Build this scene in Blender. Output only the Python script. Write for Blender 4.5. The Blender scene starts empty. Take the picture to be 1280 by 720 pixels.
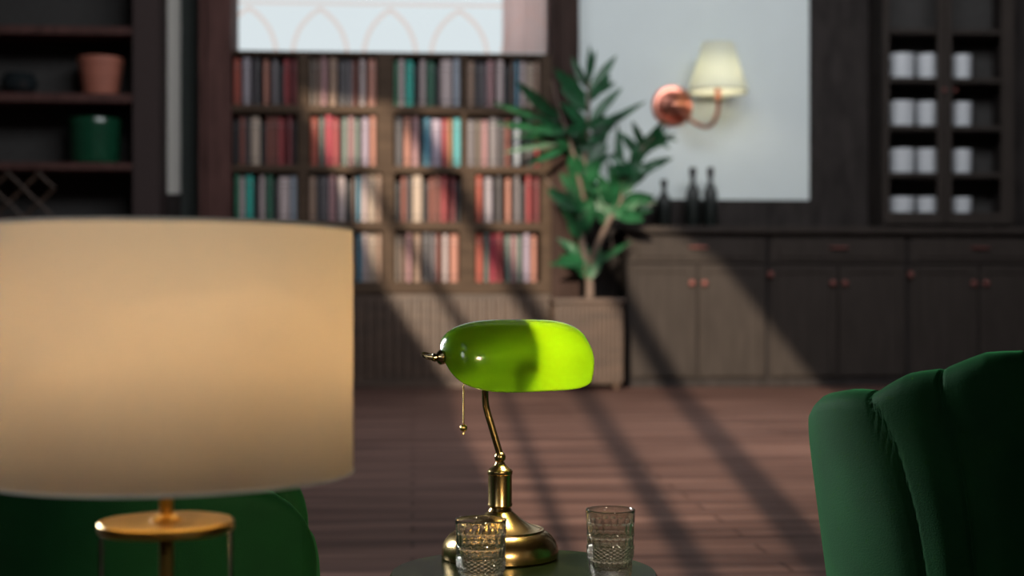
import bpy, math, random
from math import sin, cos, pi, radians
from mathutils import Vector, Matrix
from mathutils.geometry import tessellate_polygon
random.seed(7)
sc = bpy.context.scene
col = sc.collection

# ------------------------------------------------------------------ camera
H = 0.845                  # eye height
F = 1778.0                 # focal length in pixels of the 1280 wide frame
HOR = 380.0                # horizon row
YAW = radians(4.0)
FW = Vector((sin(YAW), cos(YAW), 0)); RT = Vector((cos(YAW), -sin(YAW), 0)); UP = Vector((0, 0, 1))
C0 = Vector((0, 0, H))
def dp(px, py, t): return C0 + t * (FW + RT * ((px - 640) / F) + UP * ((HOR - py) / F))
def wp(px, py, Y):
    t = Y / (FW.y + RT.y * (px - 640) / F)
    return dp(px, py, t)
def fp(px, py): return dp(px, py, H * F / (py - HOR))
def X(px, Y): return wp(px, HOR, Y).x
def Z(px, py, Y): return wp(px, py, Y).z

cam = bpy.data.cameras.new('camera'); camo = bpy.data.objects.new('camera', cam); col.objects.link(camo)
camo.location = C0; camo.rotation_euler = (pi / 2, 0, -YAW)
cam.sensor_width = 36; cam.lens = F / 1280 * 36; cam.shift_y = (HOR - 360) / 1280
cam.dof.use_dof = True; cam.dof.focus_distance = 2.43; cam.dof.aperture_fstop = 3.0
cam.clip_end = 200
sc.camera = camo
vs = sc.view_settings
vs.view_transform = 'Standard'; vs.look = 'None'; vs.exposure = 0.0; vs.gamma = 1.0; vs.use_curve_mapping = False

# ------------------------------------------------------------------ mesh helper
class MB:
    def __init__(s): s.v = []; s.f = []
    def add(s, vs_, fs):
        o = len(s.v); s.v += [tuple(p) for p in vs_]; s.f += [tuple(i + o for i in f) for f in fs]; return s
    def box(s, a, b, bev=0.0):
        x0, y0, z0 = [min(a[i], b[i]) for i in range(3)]; x1, y1, z1 = [max(a[i], b[i]) for i in range(3)]
        if bev <= 0:
            P = [(x0,y0,z0),(x1,y0,z0),(x1,y1,z0),(x0,y1,z0),(x0,y0,z1),(x1,y0,z1),(x1,y1,z1),(x0,y1,z1)]
            return s.add(P, [(0,3,2,1),(4,5,6,7),(0,1,5,4),(1,2,6,5),(2,3,7,6),(3,0,4,7)])
        c = bev; rings = []
        def ring(i, z): return [(x0+i+c*0,y0+i+c,z),(x0+i+c,y0+i,z),(x1-i-c,y0+i,z),(x1-i,y0+i+c,z),(x1-i,y1-i-c,z),(x1-i-c,y1-i,z),(x0+i+c,y1-i,z),(x0+i,y1-i-c,z)]
        P = ring(c*.7, z0) + ring(0, z0+c) + ring(0, z1-c) + ring(c*.7, z1); fs = []
        for k in range(3):
            for j in range(8): fs.append((k*8+j, k*8+(j+1)%8, (k+1)*8+(j+1)%8, (k+1)*8+j))
        fs.append(tuple(range(7,-1,-1))); fs.append(tuple(range(24,32)))
        return s.add(P, fs)
    def lathe(s, prof, n=48, c=(0,0,0), cap=True, fn=None, M=None):
        P = []; fs = []; m = len(prof)
        for (r, z) in prof:
            for j in range(n):
                a = 2*pi*j/n; rr = fn(r, z, a) if fn else r
                p = Vector((rr*cos(a), rr*sin(a), z))
                if M is not None: p = M @ p
                P.append((p[0]+c[0], p[1]+c[1], p[2]+c[2]))
        for k in range(m-1):
            for j in range(n): fs.append((k*n+j, k*n+(j+1)%n, (k+1)*n+(j+1)%n, (k+1)*n+j))
        if cap:
            if prof[0][0] > 1e-6: fs.append(tuple(range(n-1,-1,-1)))
            if prof[-1][0] > 1e-6: fs.append(tuple(range((m-1)*n, m*n)))
        return s.add(P, fs)
    def tube(s, pts, r, n=12, closed=False):
        pts = [Vector(p) for p in pts]; m = len(pts); P = []; fs = []
        rs = r if isinstance(r, (list, tuple)) else [r]*m
        ref = None
        for i, p in enumerate(pts):
            a = pts[(i-1) % m] if (closed or i > 0) else p; b = pts[(i+1) % m] if (closed or i < m-1) else p
            t = (b - a).normalized()
            if ref is None: ref = t.orthogonal().normalized()
            ref = (ref - t*ref.dot(t)).normalized(); w = t.cross(ref)
            for j in range(n):
                q = 2*pi*j/n; P.append(p + rs[i]*(cos(q)*ref + sin(q)*w))
        for i in range(m if closed else m-1):
            for j in range(n): fs.append((i*n+j, i*n+(j+1)%n, ((i+1)%m)*n+(j+1)%n, ((i+1)%m)*n+j))
        if not closed: fs.append(tuple(range(n-1,-1,-1))); fs.append(tuple(range((m-1)*n, m*n)))
        return s.add(P, fs)
    def grid(s, fn, nu, nv, wrap=False):
        P = [fn(i/nu, j/nv) for j in range(nv+1) for i in range(nu + (0 if wrap else 1))]
        w = nu if wrap else nu+1; fs = []
        for j in range(nv):
            for i in range(nu): fs.append((j*w+i, j*w+(i+1)%w if wrap else j*w+i+1, (j+1)*w+((i+1)%w if wrap else i+1), (j+1)*w+i))
        return s.add(P, fs)
    def sphere(s, c, r, n=20, sc_=(1,1,1)):
        prof = [(max(r*sin(pi*k/n), 1e-5), -r*cos(pi*k/n)) for k in range(n+1)]
        M = Matrix.Diagonal(sc_)
        return s.lathe(prof, n*2, c, M=M)
    def build(s, name, mat, parent=None, loc=None, rz=0, smooth=True, ang=35, solid=0, bevel=0, subs=0):
        me = bpy.data.meshes.new(name); me.from_pydata(s.v, [], s.f); me.validate(); me.update()
        import bmesh
        b = bmesh.new(); b.from_mesh(me); bmesh.ops.recalc_face_normals(b, faces=b.faces); b.to_mesh(me); b.free()
        if smooth:
            me.polygons.foreach_set('use_smooth', [True]*len(me.polygons)); me.set_sharp_from_angle(angle=radians(ang))
        o = bpy.data.objects.new(name, me); col.objects.link(o); me.materials.append(mat)
        if parent: o.parent = parent
        if loc is not None: o.location = loc
        o.rotation_euler.z = rz
        if solid:
            m = o.modifiers.new('solid', 'SOLIDIFY'); m.thickness = solid; m.offset = 0
        if bevel:
            m = o.modifiers.new('bevel', 'BEVEL'); m.width = bevel; m.segments = 2; m.limit_method = 'ANGLE'
        if subs:
            m = o.modifiers.new('sub', 'SUBSURF'); m.levels = subs; m.render_levels = subs
        return o
def tag(o, label=None, cat=None, group=None, kind=None):
    if label: o['label'] = label
    if cat: o['category'] = cat
    if group: o['group'] = group
    if kind: o['kind'] = kind
    return o
def empty(name, loc, label, cat, group=None, rz=0):
    o = bpy.data.objects.new(name, None); col.objects.link(o); o.location = loc; o.rotation_euler.z = rz
    o.empty_display_size = .1
    return tag(o, label, cat, group)
def struct(name, mb, mat, **k): return tag(mb.build(name, mat, **k), kind='structure')
def copy_tree(o, parent=None):
    c = o.copy(); col.objects.link(c); c.parent = parent
    for ch in list(o.children): copy_tree(ch, c)
    return c

# ------------------------------------------------------------------ materials
def newmat(name):
    m = bpy.data.materials.new(name); m.use_nodes = True; nt = m.node_tree
    return m, nt, nt.nodes['Principled BSDF']
def prin(name, c, rough=.5, metal=0, var=.12, scale=(6,6,6), bump=0, **kw):
    m, nt, b = newmat(name)
    b.inputs['Roughness'].default_value = rough; b.inputs['Metallic'].default_value = metal
    if 'wood' in name or 'panel' in name or 'paint' in name: b.inputs['Specular IOR Level'].default_value = .1; b.inputs['Roughness'].default_value = .7
    for k, v in kw.items(): b.inputs[k.replace('_', ' ')].default_value = v
    tc = nt.nodes.new('ShaderNodeTexCoord'); mp = nt.nodes.new('ShaderNodeMapping'); mp.inputs['Scale'].default_value = scale
    no = nt.nodes.new('ShaderNodeTexNoise'); no.inputs['Detail'].default_value = 4
    nt.links.new(tc.outputs['Object'], mp.inputs[0]); nt.links.new(mp.outputs[0], no.inputs['Vector'])
    cr = nt.nodes.new('ShaderNodeValToRGB')
    cr.color_ramp.elements[0].position = .3; cr.color_ramp.elements[1].position = .7
    cr.color_ramp.elements[0].color = tuple(max(0, x*(1-var)) for x in c) + (1,)
    cr.color_ramp.elements[1].color = tuple(min(1, x*(1+var)) for x in c) + (1,)
    nt.links.new(no.outputs['Fac'], cr.inputs[0]); nt.links.new(cr.outputs[0], b.inputs['Base Color'])
    if bump:
        bp = nt.nodes.new('ShaderNodeBump'); bp.inputs['Strength'].default_value = bump; bp.inputs['Distance'].default_value = .01
        nt.links.new(no.outputs['Fac'], bp.inputs['Height']); nt.links.new(bp.outputs[0], b.inputs['Normal'])
    return m
def shade_mat(name, dcol, tcol, tmix, gloss=0.0, grough=.1):
    m, nt, b = newmat(name); nt.nodes.remove(b); out = nt.nodes['Material Output']
    d = nt.nodes.new('ShaderNodeBsdfDiffuse'); d.inputs[0].default_value = (*dcol, 1)
    t = nt.nodes.new('ShaderNodeBsdfTranslucent'); t.inputs[0].default_value = (*tcol, 1)
    no = nt.nodes.new('ShaderNodeTexNoise'); no.inputs['Scale'].default_value = 30
    bp = nt.nodes.new('ShaderNodeBump'); bp.inputs['Strength'].default_value = .02
    nt.links.new(no.outputs[0], bp.inputs['Height']); nt.links.new(bp.outputs[0], d.inputs['Normal'])
    mx = nt.nodes.new('ShaderNodeMixShader'); mx.inputs[0].default_value = tmix
    nt.links.new(d.outputs[0], mx.inputs[1]); nt.links.new(t.outputs[0], mx.inputs[2]); last = mx
    if gloss:
        g = nt.nodes.new('ShaderNodeBsdfGlossy'); g.inputs['Roughness'].default_value = grough; g.inputs[0].default_value = (1,1,1,1)
        fr = nt.nodes.new('ShaderNodeFresnel'); fr.inputs[0].default_value = 1.5
        m2 = nt.nodes.new('ShaderNodeMixShader'); nt.links.new(fr.outputs[0], m2.inputs[0])
        nt.links.new(mx.outputs[0], m2.inputs[1]); nt.links.new(g.outputs[0], m2.inputs[2]); last = m2
    nt.links.new(last.outputs[0], out.inputs[0]); return m
def thin_glass(name, refl=.06, tint=(1,1,1)):
    m, nt, b = newmat(name); nt.nodes.remove(b); out = nt.nodes['Material Output']
    t = nt.nodes.new('ShaderNodeBsdfTransparent'); t.inputs[0].default_value = (*tint, 1)
    g = nt.nodes.new('ShaderNodeBsdfGlossy'); g.inputs['Roughness'].default_value = .03
    lw = nt.nodes.new('ShaderNodeLayerWeight'); lw.inputs[0].default_value = refl
    mx = nt.nodes.new('ShaderNodeMixShader'); nt.links.new(lw.outputs['Fresnel'], mx.inputs[0])
    nt.links.new(t.outputs[0], mx.inputs[1]); nt.links.new(g.outputs[0], mx.inputs[2]); nt.links.new(mx.outputs[0], out.inputs[0])
    return m
WOOD = prin('dark_wood', (.031,.025,.022), .55, var=.15, scale=(3,3,.5))
WOOD2 = prin('walnut', (.050,.029,.019), .5, var=.3, scale=(.5,3,3))
WOODL = prin('shelf_wood', (.052,.034,.023), .5, var=.25, scale=(.5,3,3))
BLACKW = prin('black_brown_wood', (.025,.021,.020), .55, var=.3, scale=(2,2,.6))
BACKP = prin('back_panel', (.042,.040,.039), .7, var=.2)
REDW = prin('reddish_wood', (.070,.034,.030), .45, var=.3, scale=(3,3,.5))
PALE = prin('pale_blue_plaster', (.61,.67,.675), .8, var=.02, scale=(.5,.5,.5))
GREYP = prin('grey_plaster', (.56,.54,.50), .8, var=.03)
DARKWALL = prin('dark_plaster', (.06,.05,.048), .8)
CEIL = prin('ceiling_plaster', (.12,.11,.10), .8)
BRASS = prin('brass', (.60,.43,.17), .27, 1, var=.08, scale=(20,20,200))
ABRASS = prin('antique_brass', (.52,.36,.15), .22, 1, var=.12, scale=(8,8,300))
GOLD = prin('polished_brass', (.48,.30,.075), .33, 1, var=.03)
DBRASS = prin('dark_brass', (.38,.29,.15), .18, 1, var=.1)
DULLC = prin('dull_copper', (.22,.08,.07), .5, .6)
COPPER = prin('copper', (.50,.20,.145), .3, 1, var=.08)
TERRA = prin('terracotta', (.30,.10,.065), .7, var=.12)
GREENC = prin('green_ceramic', (.006,.045,.022), .2, var=.5, scale=(12,12,12))
DARKG = prin('dark_glass', (.012,.016,.018), .1, var=.1)
BOTTLE = prin('bottle_glass', (.006,.009,.008), .35, var=.1)
CUPW = prin('white_porcelain', (.48,.50,.53), .35, var=.02)
MARBLE_ = None
LEAF = prin('leaf_green', (.008,.062,.022), .4, var=.5, scale=(3,3,3), Transmission_Weight=0.0)
TRUNK = prin('plant_trunk', (.11,.075,.058), .8, var=.3, scale=(10,10,10))
SOIL = prin('soil', (.02,.015,.012), .95, bump=.5, scale=(40,40,40))
LEGM = prin('brass_leg', (.55,.38,.13), .3, 1)
CHAINM = prin('brass_chain', (.80,.55,.18), .25, 1, var=.03)
SOCKM = prin('aged_metal', (.25,.2,.12), .4, 1)

def velvet():
    m, nt, b = newmat('green_velvet')
    tc = nt.nodes.new('ShaderNodeTexCoord')
    no = nt.nodes.new('ShaderNodeTexNoise'); no.inputs['Scale'].default_value = 9; no.inputs['Detail'].default_value = 5
    nt.links.new(tc.outputs['Object'], no.inputs['Vector'])
    cr = nt.nodes.new('ShaderNodeValToRGB'); cr.color_ramp.elements[0].color = (.0015,.024,.006,1); cr.color_ramp.elements[1].color = (.005,.060,.014,1)
    nt.links.new(no.outputs[0], cr.inputs[0]); nt.links.new(cr.outputs[0], b.inputs['Base Color'])
    b.inputs['Roughness'].default_value = .75; b.inputs['Specular IOR Level'].default_value = .15
    b.inputs['Sheen Weight'].default_value = .28; b.inputs['Sheen Roughness'].default_value = .35; b.inputs['Sheen Tint'].default_value = (.10,.75,.22,1)
    n2 = nt.nodes.new('ShaderNodeTexNoise'); n2.inputs['Scale'].default_value = 400
    bp = nt.nodes.new('ShaderNodeBump'); bp.inputs['Strength'].default_value = .25; bp.inputs['Distance'].default_value = .002
    nt.links.new(tc.outputs['Object'], n2.inputs['Vector']); nt.links.new(n2.outputs[0], bp.inputs['Height']); nt.links.new(bp.outputs[0], b.inputs['Normal'])
    return m
VELVET = velvet()
def marble():
    m, nt, b = newmat('green_marble')
    tc = nt.nodes.new('ShaderNodeTexCoord')
    w = nt.nodes.new('ShaderNodeTexNoise'); w.inputs['Scale'].default_value = 7; w.inputs['Detail'].default_value = 8; w.inputs['Distortion'].default_value = 1.6
    nt.links.new(tc.outputs['Object'], w.inputs['Vector'])
    cr = nt.nodes.new('ShaderNodeValToRGB'); e = cr.color_ramp.elements
    e[0].position = .35; e[0].color = (.006,.011,.004,1); e[1].position = .62; e[1].color = (.020,.030,.012,1)
    k = e.new(.70); k.color = (.05,.06,.03,1)
    nt.links.new(w.outputs[0], cr.inputs[0]); nt.links.new(cr.outputs[0], b.inputs['Base Color'])
    b.inputs['Roughness'].default_value = .25; b.inputs['Specular IOR Level'].default_value = .025
    return m
MARBLE = marble()
def floor_mat():
    m, nt, b = newmat('red_brown_floorboards')
    tc = nt.nodes.new('ShaderNodeTexCoord')
    mp = nt.nodes.new('ShaderNodeMapping'); mp.inputs['Scale'].default_value = (.5,6,1)
    no = nt.nodes.new('ShaderNodeTexNoise'); no.inputs['Scale'].default_value = 1.3; no.inputs['Detail'].default_value = 6
    nt.links.new(tc.outputs['Object'], mp.inputs[0]); nt.links.new(mp.outputs[0], no.inputs['Vector'])
    cr = nt.nodes.new('ShaderNodeValToRGB'); e = cr.color_ramp.elements
    e[0].position = .36; e[0].color = (.062,.034,.029,1); e[1].position = .64; e[1].color = (.160,.091,.074,1)
    nt.links.new(no.outputs[0], cr.inputs[0])
    br = nt.nodes.new('ShaderNodeTexBrick'); br.inputs['Color1'].default_value = (1,1,1,1); br.inputs['Color2'].default_value = (.62,.58,.58,1); br.inputs['Mortar'].default_value = (.3,.25,.25,1)
    br.inputs['Scale'].default_value = 1; br.inputs['Brick Width'].default_value = 2.4; br.inputs['Row Height'].default_value = .17; br.inputs['Mortar Size'].default_value = .008
    nt.links.new(tc.outputs['Object'], br.inputs['Vector'])
    mx = nt.nodes.new('ShaderNodeMixRGB'); mx.blend_type = 'MULTIPLY'; mx.inputs[0].default_value = .8
    nt.links.new(cr.outputs[0], mx.inputs[1]); nt.links.new(br.outputs['Color'], mx.inputs[2]); nt.links.new(mx.outputs[0], b.inputs['Base Color'])
    b.inputs['Roughness'].default_value = .6; b.inputs['Specular IOR Level'].default_value = .08
    return m
FLOORM = floor_mat()
PANE = thin_glass('window_glass', .04)
JAR = thin_glass('clear_lamp_glass', .03, (.97,.98,.97))
m, nt, b = newmat('cut_crystal'); b.inputs['Base Color'].default_value = (1,.96,.88,1); b.inputs['Transmission Weight'].default_value = .982; b.inputs['Roughness'].default_value = .01; b.inputs['IOR'].default_value = 1.46
CRYSTAL = m
LEADM = thin_glass('backlit_lead_tint', .02, (1,.90,.86))  # see-through pink tint imitates backlight bloom on the lead bars
SHEER = shade_mat('sheer_pink', (.62,.42,.40), (.92,.72,.68), .75)
_nt = SHEER.node_tree; _o = _nt.nodes['Material Output']; _l = _o.inputs[0].links[0].from_socket
_t = _nt.nodes.new('ShaderNodeBsdfTransparent'); _t.inputs[0].default_value = (1,.86,.82,1); _m = _nt.nodes.new('ShaderNodeMixShader'); _m.inputs[0].default_value = .15
_nt.links.new(_l, _m.inputs[1]); _nt.links.new(_t.outputs[0], _m.inputs[2]); _nt.links.new(_m.outputs[0], _o.inputs[0])
DRUM = shade_mat('linen_shade', (.62,.60,.54), (.80,.70,.54), .42)
GSHADE = shade_mat('green_glass', (.035,.12,.006), (.66,.90,.08), .55, gloss=1, grough=.15)
SCSHADE = shade_mat('cream_shade', (.84,.86,.77), (.85,.85,.72), .4)

# ------------------------------------------------------------------ room shell
YW = 15.0; YF = 14.4           # wall plane, furniture front plane
XL, XR, YR, ZC = -7.0, 9.5, -1.5, 7.4
struct('floor', MB().box((XL,YR,-.1),(XR,YW+.2,0)), FLOORM, smooth=False)
struct('ceiling', MB().box((XL,YR,ZC),(XR,YW+.2,ZC+.1)), CEIL, smooth=False)
struct('wall_left', MB().box((XL-.1,YR,0),(XL,YW+.2,ZC)), DARKWALL, smooth=False)
struct('wall_right', MB().box((XR,YR,0),(XR+.1,YW+.2,ZC)), DARKWALL, smooth=False)
wx0, wx1 = X(286,YW), X(695,YW); wz0, wz1 = Z(490,70,YW), 5.4
wb = MB()
wb.box((XL,YW,0),(wx0,YW+.2,ZC)); wb.box((wx1,YW,0),(XR,YW+.2,ZC)); wb.box((wx0,YW,0),(wx1,YW+.2,wz0)); wb.box((wx0,YW,wz1),(wx1,YW+.2,ZC))
struct('wall_back', wb, PALE, smooth=False)
# dark panelling over the pale wall: gaps leave the pale strip and the pale panel
def panel(n, px0, px1, ztop, zbot=0, Y=YW-.06, mat=BLACKW, th=.06):
    struct(n, MB().box((X(px0,Y),Y,zbot),(X(px1,Y),Y+th,ztop)), mat, smooth=False)
panel('trim_1', 195, 226.5, Z(213,243,YW))
panel('trim_2', 226, 250, ZC, mat=prin('dark_green_grey_paint', (.060,.070,.066), .6))
panel('trim_3', 720, 1014, Z(870,250,YW))
panel('trim_4', 1013.5, 1110, ZC)
panel('trim_5', 1262, 1500, ZC)
struct('wall_inset', MB().box((X(198,YW-.03),YW-.03,Z(213,243,YW)),(X(227,YW-.03),YW,ZC)), GREYP, smooth=False)
bpy.data.objects['wall_inset'].name = 'trim_6'
def pilaster(n, a, b, mat):
    mb = MB().box((X(a,YF),YF,0),(X(b,YF),YW,ZC))
    w = X(b,YF)-X(a,YF)
    mb.box((X(a,YF)+w*.2,YF-.03,.1),(X(b,YF)-w*.2,YF,ZC-.1), .01)
    struct(n, mb, mat, smooth=False)
pilaster('trim_7', 249, 289, REDW)
pilaster('trim_8', 690, 724, prin('brown_wood', (.032,.019,.016), .5, var=.25, scale=(3,3,.5)))
# window over the bookcase
wn = MB()
for a, b_ in (((wx0-.02,YW-.05,wz0),(wx0+.06,YW+.1,wz1)), ((wx1-.06,YW-.05,wz0),(wx1+.02,YW+.1,wz1)), ((wx0,YW-.05,wz1-.06),(wx1,YW+.1,wz1+.02)), ((wx0-.02,YW-.12,wz0-.05),(wx1+.02,YW+.1,wz0))):
    wn.box(a, b_, .008)
win = tag(wn.build('window_1', REDW, smooth=False), kind='structure')
MB().box((wx0,YW+.02,wz0),(wx1,YW+.028,wz1)).build('window_pane', PANE, win, smooth=False)
lt = MB()
pxs = [(277,345),(366,434),(455,520),(539,609),(628,696)]
def wpt(px, py): return (X(px,YW), YW-.0, Z(490,py,YW))
for base in (66, -28):
    for (a, b_) in pxs:
        mid = (a+b_)/2
        for sgn, e in ((1,a),(-1,b_)):
            pts = []
            for k in range(13):
                t = k/12; u = sin(t*pi/2)**1.3 if t > 0 else 0
                pts.append(wpt(e + (mid-e)*(.35*t+.65*t**2.4), base - 54*t**.8))
            lt.tube(pts, .022, 6)
lt.box((wx0,YW-.02,Z(490,7,YW)),(wx1,YW+.015,Z(490,4,YW)))
lt.box((wx0,YW-.02,Z(490,-87,YW)),(wx1,YW+.015,Z(490,-90,YW)))
lt.build('window_tracery', LEADM, win)
# curtain
def cf(u, v):
    return (X(628,YW-.2) + u*(X(688,YW-.2)-X(628,YW-.2)), YW-.2 + .035*sin(u*2*pi*7)+.01*sin(u*31+v*3), wz0+.01 + v*(wz1-wz0))
cu = MB().grid(cf, 110, 8).build('curtain', SHEER)
tag(cu, 'sheer pinkish curtain gathered at the right end of the bright window', 'curtain')
MB().tube([(wx0,YW-.2,wz1+.03),(wx1,YW-.2,wz1+.03)], .02).build('curtain_rod', DBRASS, cu)

# unseen rear wall, its opening made up to shape the slanting light patch
L = Vector((-6.0,-12.0,8.845))
def hit(px, py): return fp(px, py) if py > 484 else wp(px, py, YF)
def proj(px, py, Y=YR):
    P = hit(px, py); t = (Y - L.y)/(P.y - L.y); return L + (P - L)*t
hole = [proj(*p) for p in [(372,112),(650,150),(800,262),(900,330),(1075,500),(1260,760),(700,760),(575,530),(485,365)]]
outer = [Vector((XL,YR,0)),Vector((XR,YR,0)),Vector((XR,YR,ZC)),Vector((XL,YR,ZC))]
tri = tessellate_polygon([outer, hole]); pts = outer + hole
rw = MB(); n_ = len(pts)
rw.add([tuple(p) for p in pts] + [(p.x,p.y-.03,p.z) for p in pts], [tuple(t) for t in tri] + [tuple(i+n_ for i in reversed(t)) for t in tri])
struct('wall_rear', rw, DARKWALL, smooth=False)
def bar(n, quad):  # unseen slanted bars added to cast the dark streaks on furniture and floor
    q = [proj(px, py, YR-.06) for (px, py) in quad]
    P = [tuple(p) for p in q] + [(p.x,p.y-.03,p.z) for p in q]
    struct(n, MB().add(P, [(0,1,2,3),(7,6,5,4),(0,4,5,1),(1,5,6,2),(2,6,7,3),(3,7,4,0)]), WOOD, smooth=False)
bar('shadow_bar_1', [(488,135),(522,135),(925,760),(880,760)])
bar('shadow_bar_2', [(690,250),(722,250),(1110,760),(1045,760)])
bar('shadow_bar_3', [(432,200),(450,200),(748,760),(722,760)])

# ------------------------------------------------------------------ bookcase
zb = lambda py: Z(490, py, YF)
bx0, bx1 = X(289.5,YF), X(689.5,YF)
bc = empty('bookcase', ((bx0+bx1)/2, YF, 0), 'tall dark brown wooden bookcase filled with books below the bright window', 'bookcase')
def rel(root, mb): 
    l = root.location; mb.v = [(v[0]-l[0], v[1]-l[1], v[2]-l[2]) for v in mb.v]; return mb
shelfrows = [(65,70),(132,142),(207,216),(277,288),(352,367)]
YB = YW - .08
for (a, b_) in shelfrows: rel(bc, MB().box((bx0,YF,zb(a)),(bx1,YB,zb(b_)), .006)).build('shelf', WOODL, bc, smooth=False)
rel(bc, MB().box((bx0,YB-.02,0.0),(bx1,YB,zb(66)))).build('back_panel', BACKP, bc, smooth=False)
divs = {0:[(372,386),(471,492),(576,583)], 1:[(372,387),(471,492),(577,583)], 2:[(372,385),(478,493),(577,594)], 3:[(372,388),(478,493),(574,594)]}
rel(bc, MB().box((X(676,YF),YF+.003,zb(367)),(bx1,YB,zb(66)), .004)).build('side_panel', WOODL, bc, smooth=False)
for r in range(4):
    z1, z0 = zb(shelfrows[r][1]), zb(shelfrows[r+1][0])
    for (a, b_) in divs[r]: rel(bc, MB().box((X(a,YF),YF+.005,z0),(X(b_,YF),YB,z1), .004)).build('divider', WOODL, bc, smooth=False)
rb = MB().box((bx0,YF+.03,.0),(bx1,YB,zb(367)))
nr = 34; w = (bx1-bx0)/nr
for i in range(nr): rb.box((bx0+w*(i+.15),YF,.08),(bx0+w*(i+.85),YF+.03,zb(372)), .01)
rb.box((bx0,YF-.02,0),(bx1,YF+.03,.08), .005)
rel(bc, rb).build('base_cabinet', WOOD2, bc, smooth=False)

BC = {'red-orange':(.52,.10,.06),'salmon':(.62,.27,.20),'dark red':(.25,.04,.05),'red':(.48,.07,.08),'crimson':(.55,.05,.09),'grey':(.25,.22,.24),
 'dark grey':(.10,.09,.10),'black':(.03,.03,.035),'lilac grey':(.42,.37,.42),'pinkish white':(.72,.58,.58),'cream':(.62,.48,.38),'brown':(.20,.12,.09),
 'tan':(.45,.29,.21),'grey-brown':(.22,.17,.14),'pink':(.60,.33,.35),'teal':(.03,.55,.45),'dark green':(.03,.17,.10),'green':(.05,.35,.2),
 'blue-white':(.50,.56,.66),'blue':(.10,.33,.48),'cyan':(.12,.52,.56),'grey-green':(.24,.29,.26),'lilac':(.55,.45,.58),'speckled red':(.38,.12,.09),'reddish brown':(.28,.09,.07),'orange-tan':(.55,.28,.13)}
def bookmat(n, c):
    m, nt, b = newmat('book_cloth_'+n.replace(' ','_').replace('-','_')); b.inputs['Roughness'].default_value = .6; c = tuple(x*.54 for x in c)
    tc = nt.nodes.new('ShaderNodeTexCoord'); sp = nt.nodes.new('ShaderNodeSeparateXYZ'); nt.links.new(tc.outputs['Generated'], sp.inputs[0])
    cr = nt.nodes.new('ShaderNodeValToRGB'); cr.color_ramp.interpolation = 'CONSTANT'; e = cr.color_ramp.elements
    dk = tuple(x*.45 for x in c)+(1,); e[0].color = c+(1,); e[1].position = .10; e[1].color = dk
    for p, cc in ((.14,c+(1,)),(.78,dk),(.81,tuple(min(1,x*1.3+.05) for x in c)+(1,)),(.86,dk),(.89,c+(1,))):
        k = e.new(p); k.color = cc
    nt.links.new(sp.outputs['Z'], cr.inputs[0])
    no = nt.nodes.new('ShaderNodeTexNoise'); no.inputs['Scale'].default_value = 25 if 'speckled' in n else 6
    nt.links.new(tc.outputs['Object'], no.inputs['Vector'])
    mx = nt.nodes.new('ShaderNodeMixRGB'); mx.blend_type = 'MULTIPLY'; mx.inputs[0].default_value = .6 if 'speckled' in n else .25
    nt.links.new(cr.outputs[0], mx.inputs[1]); nt.links.new(no.outputs[0], mx.inputs[2]); nt.links.new(mx.outputs[0], b.inputs['Base Color'])
    return m
BM = {k: bookmat(k, v) for k, v in BC.items()}
protos = {}
def book_proto(c):
    if c in protos: return protos[c].copy()
    mb = MB(); sec = [(-.5,1),(-.5,.06),(-.4,.02),(-.2,0),(.2,0),(.4,.02),(.5,.06),(.5,1)]
    P = [(x,y,0) for x,y in sec]+[(x,y,1) for x,y in sec]; n = len(sec)
    mb.add(P, [(i,(i+1)%n,(i+1)%n+n,i+n) for i in range(n)] + [tuple(range(n-1,-1,-1)), tuple(range(n,2*n))])
    o = mb.build('book', BM[c], smooth=False); protos[c] = o; return o
P1 = [('red-orange',183,212),('lilac grey',222,260),('dark grey',275,300),('salmon',318,342),('grey',358,384),('black',386,410),('red',412,435),('dark red',448,472)]
P2 = [('grey-brown',540,560),('brown',562,588),('pink',590,612),('tan',622,655),('dark grey',662,697),('grey',700,720),('reddish brown',722,742),('pinkish white',752,775),('salmon',785,822)]
P3 = [('green',85,100),('pinkish white',103,130),('teal',133,172),('black',176,200),('pinkish white',203,228),('dark green',232,270),('black',273,293),('pinkish white',295,350),('blue-white',355,388)]  # first black entry fills a dark gap between books
P3b = [('tan',412,442),('dark grey',446,472),('grey',475,495),('pink',500,528),('pinkish white',540,572),('black',576,600),('brown',604,620),('blue',622,640),('pinkish white',645,670),('cream',675,705),('tan',709,735)]
P4 = [('black',190,212),('speckled red',215,240),('dark grey',243,262),('cream',265,308),('black',311,332),('speckled red',335,360),('reddish brown',362,387),('red',390,415),('dark red',428,452),('black',455,475)]
P5 = [('red-orange',542,575),('grey-green',582,602),('crimson',608,638),('red',640,668),('grey-green',680,708),('pink',712,732),('grey-green',735,760),('lilac',770,798),('salmon',805,832)]
P6 = [('dark grey',90,120),('salmon',125,152),('pink',158,185),('black',188,200),('blue',203,232),('lilac',235,275),('red',278,302),('orange-tan',303,320),('cyan',325,355)]
P6b = [('grey',365,400),('grey-brown',405,435),('pink',440,468),('grey',475,520),('dark grey',523,552),('reddish brown',555,582),('blue-white',603,635),('black',640,662),('dark grey',665,700),('red',708,730)]
lay = [[(P1,291,372),(P2,386,471),(P3,492,576),(P3b,583,676)], [(P4,291,372),(P5,387,471),(P6,493,577),(P6b,583,675)],
       [(P3,293,372),(P3b,385,478),(P4,493,577),(P1,594,675)], [(P6,291,372),(P3b,388,478),(P2,493,574),(P5,594,672)]]
ROWN = ['top','second','third','bottom']; SECN = ['far left','middle left','middle right','far right']
ORD = ['first','second','third','fourth','fifth','sixth','seventh','eighth','ninth','tenth','eleventh','twelfth']
bmin = .0
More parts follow.
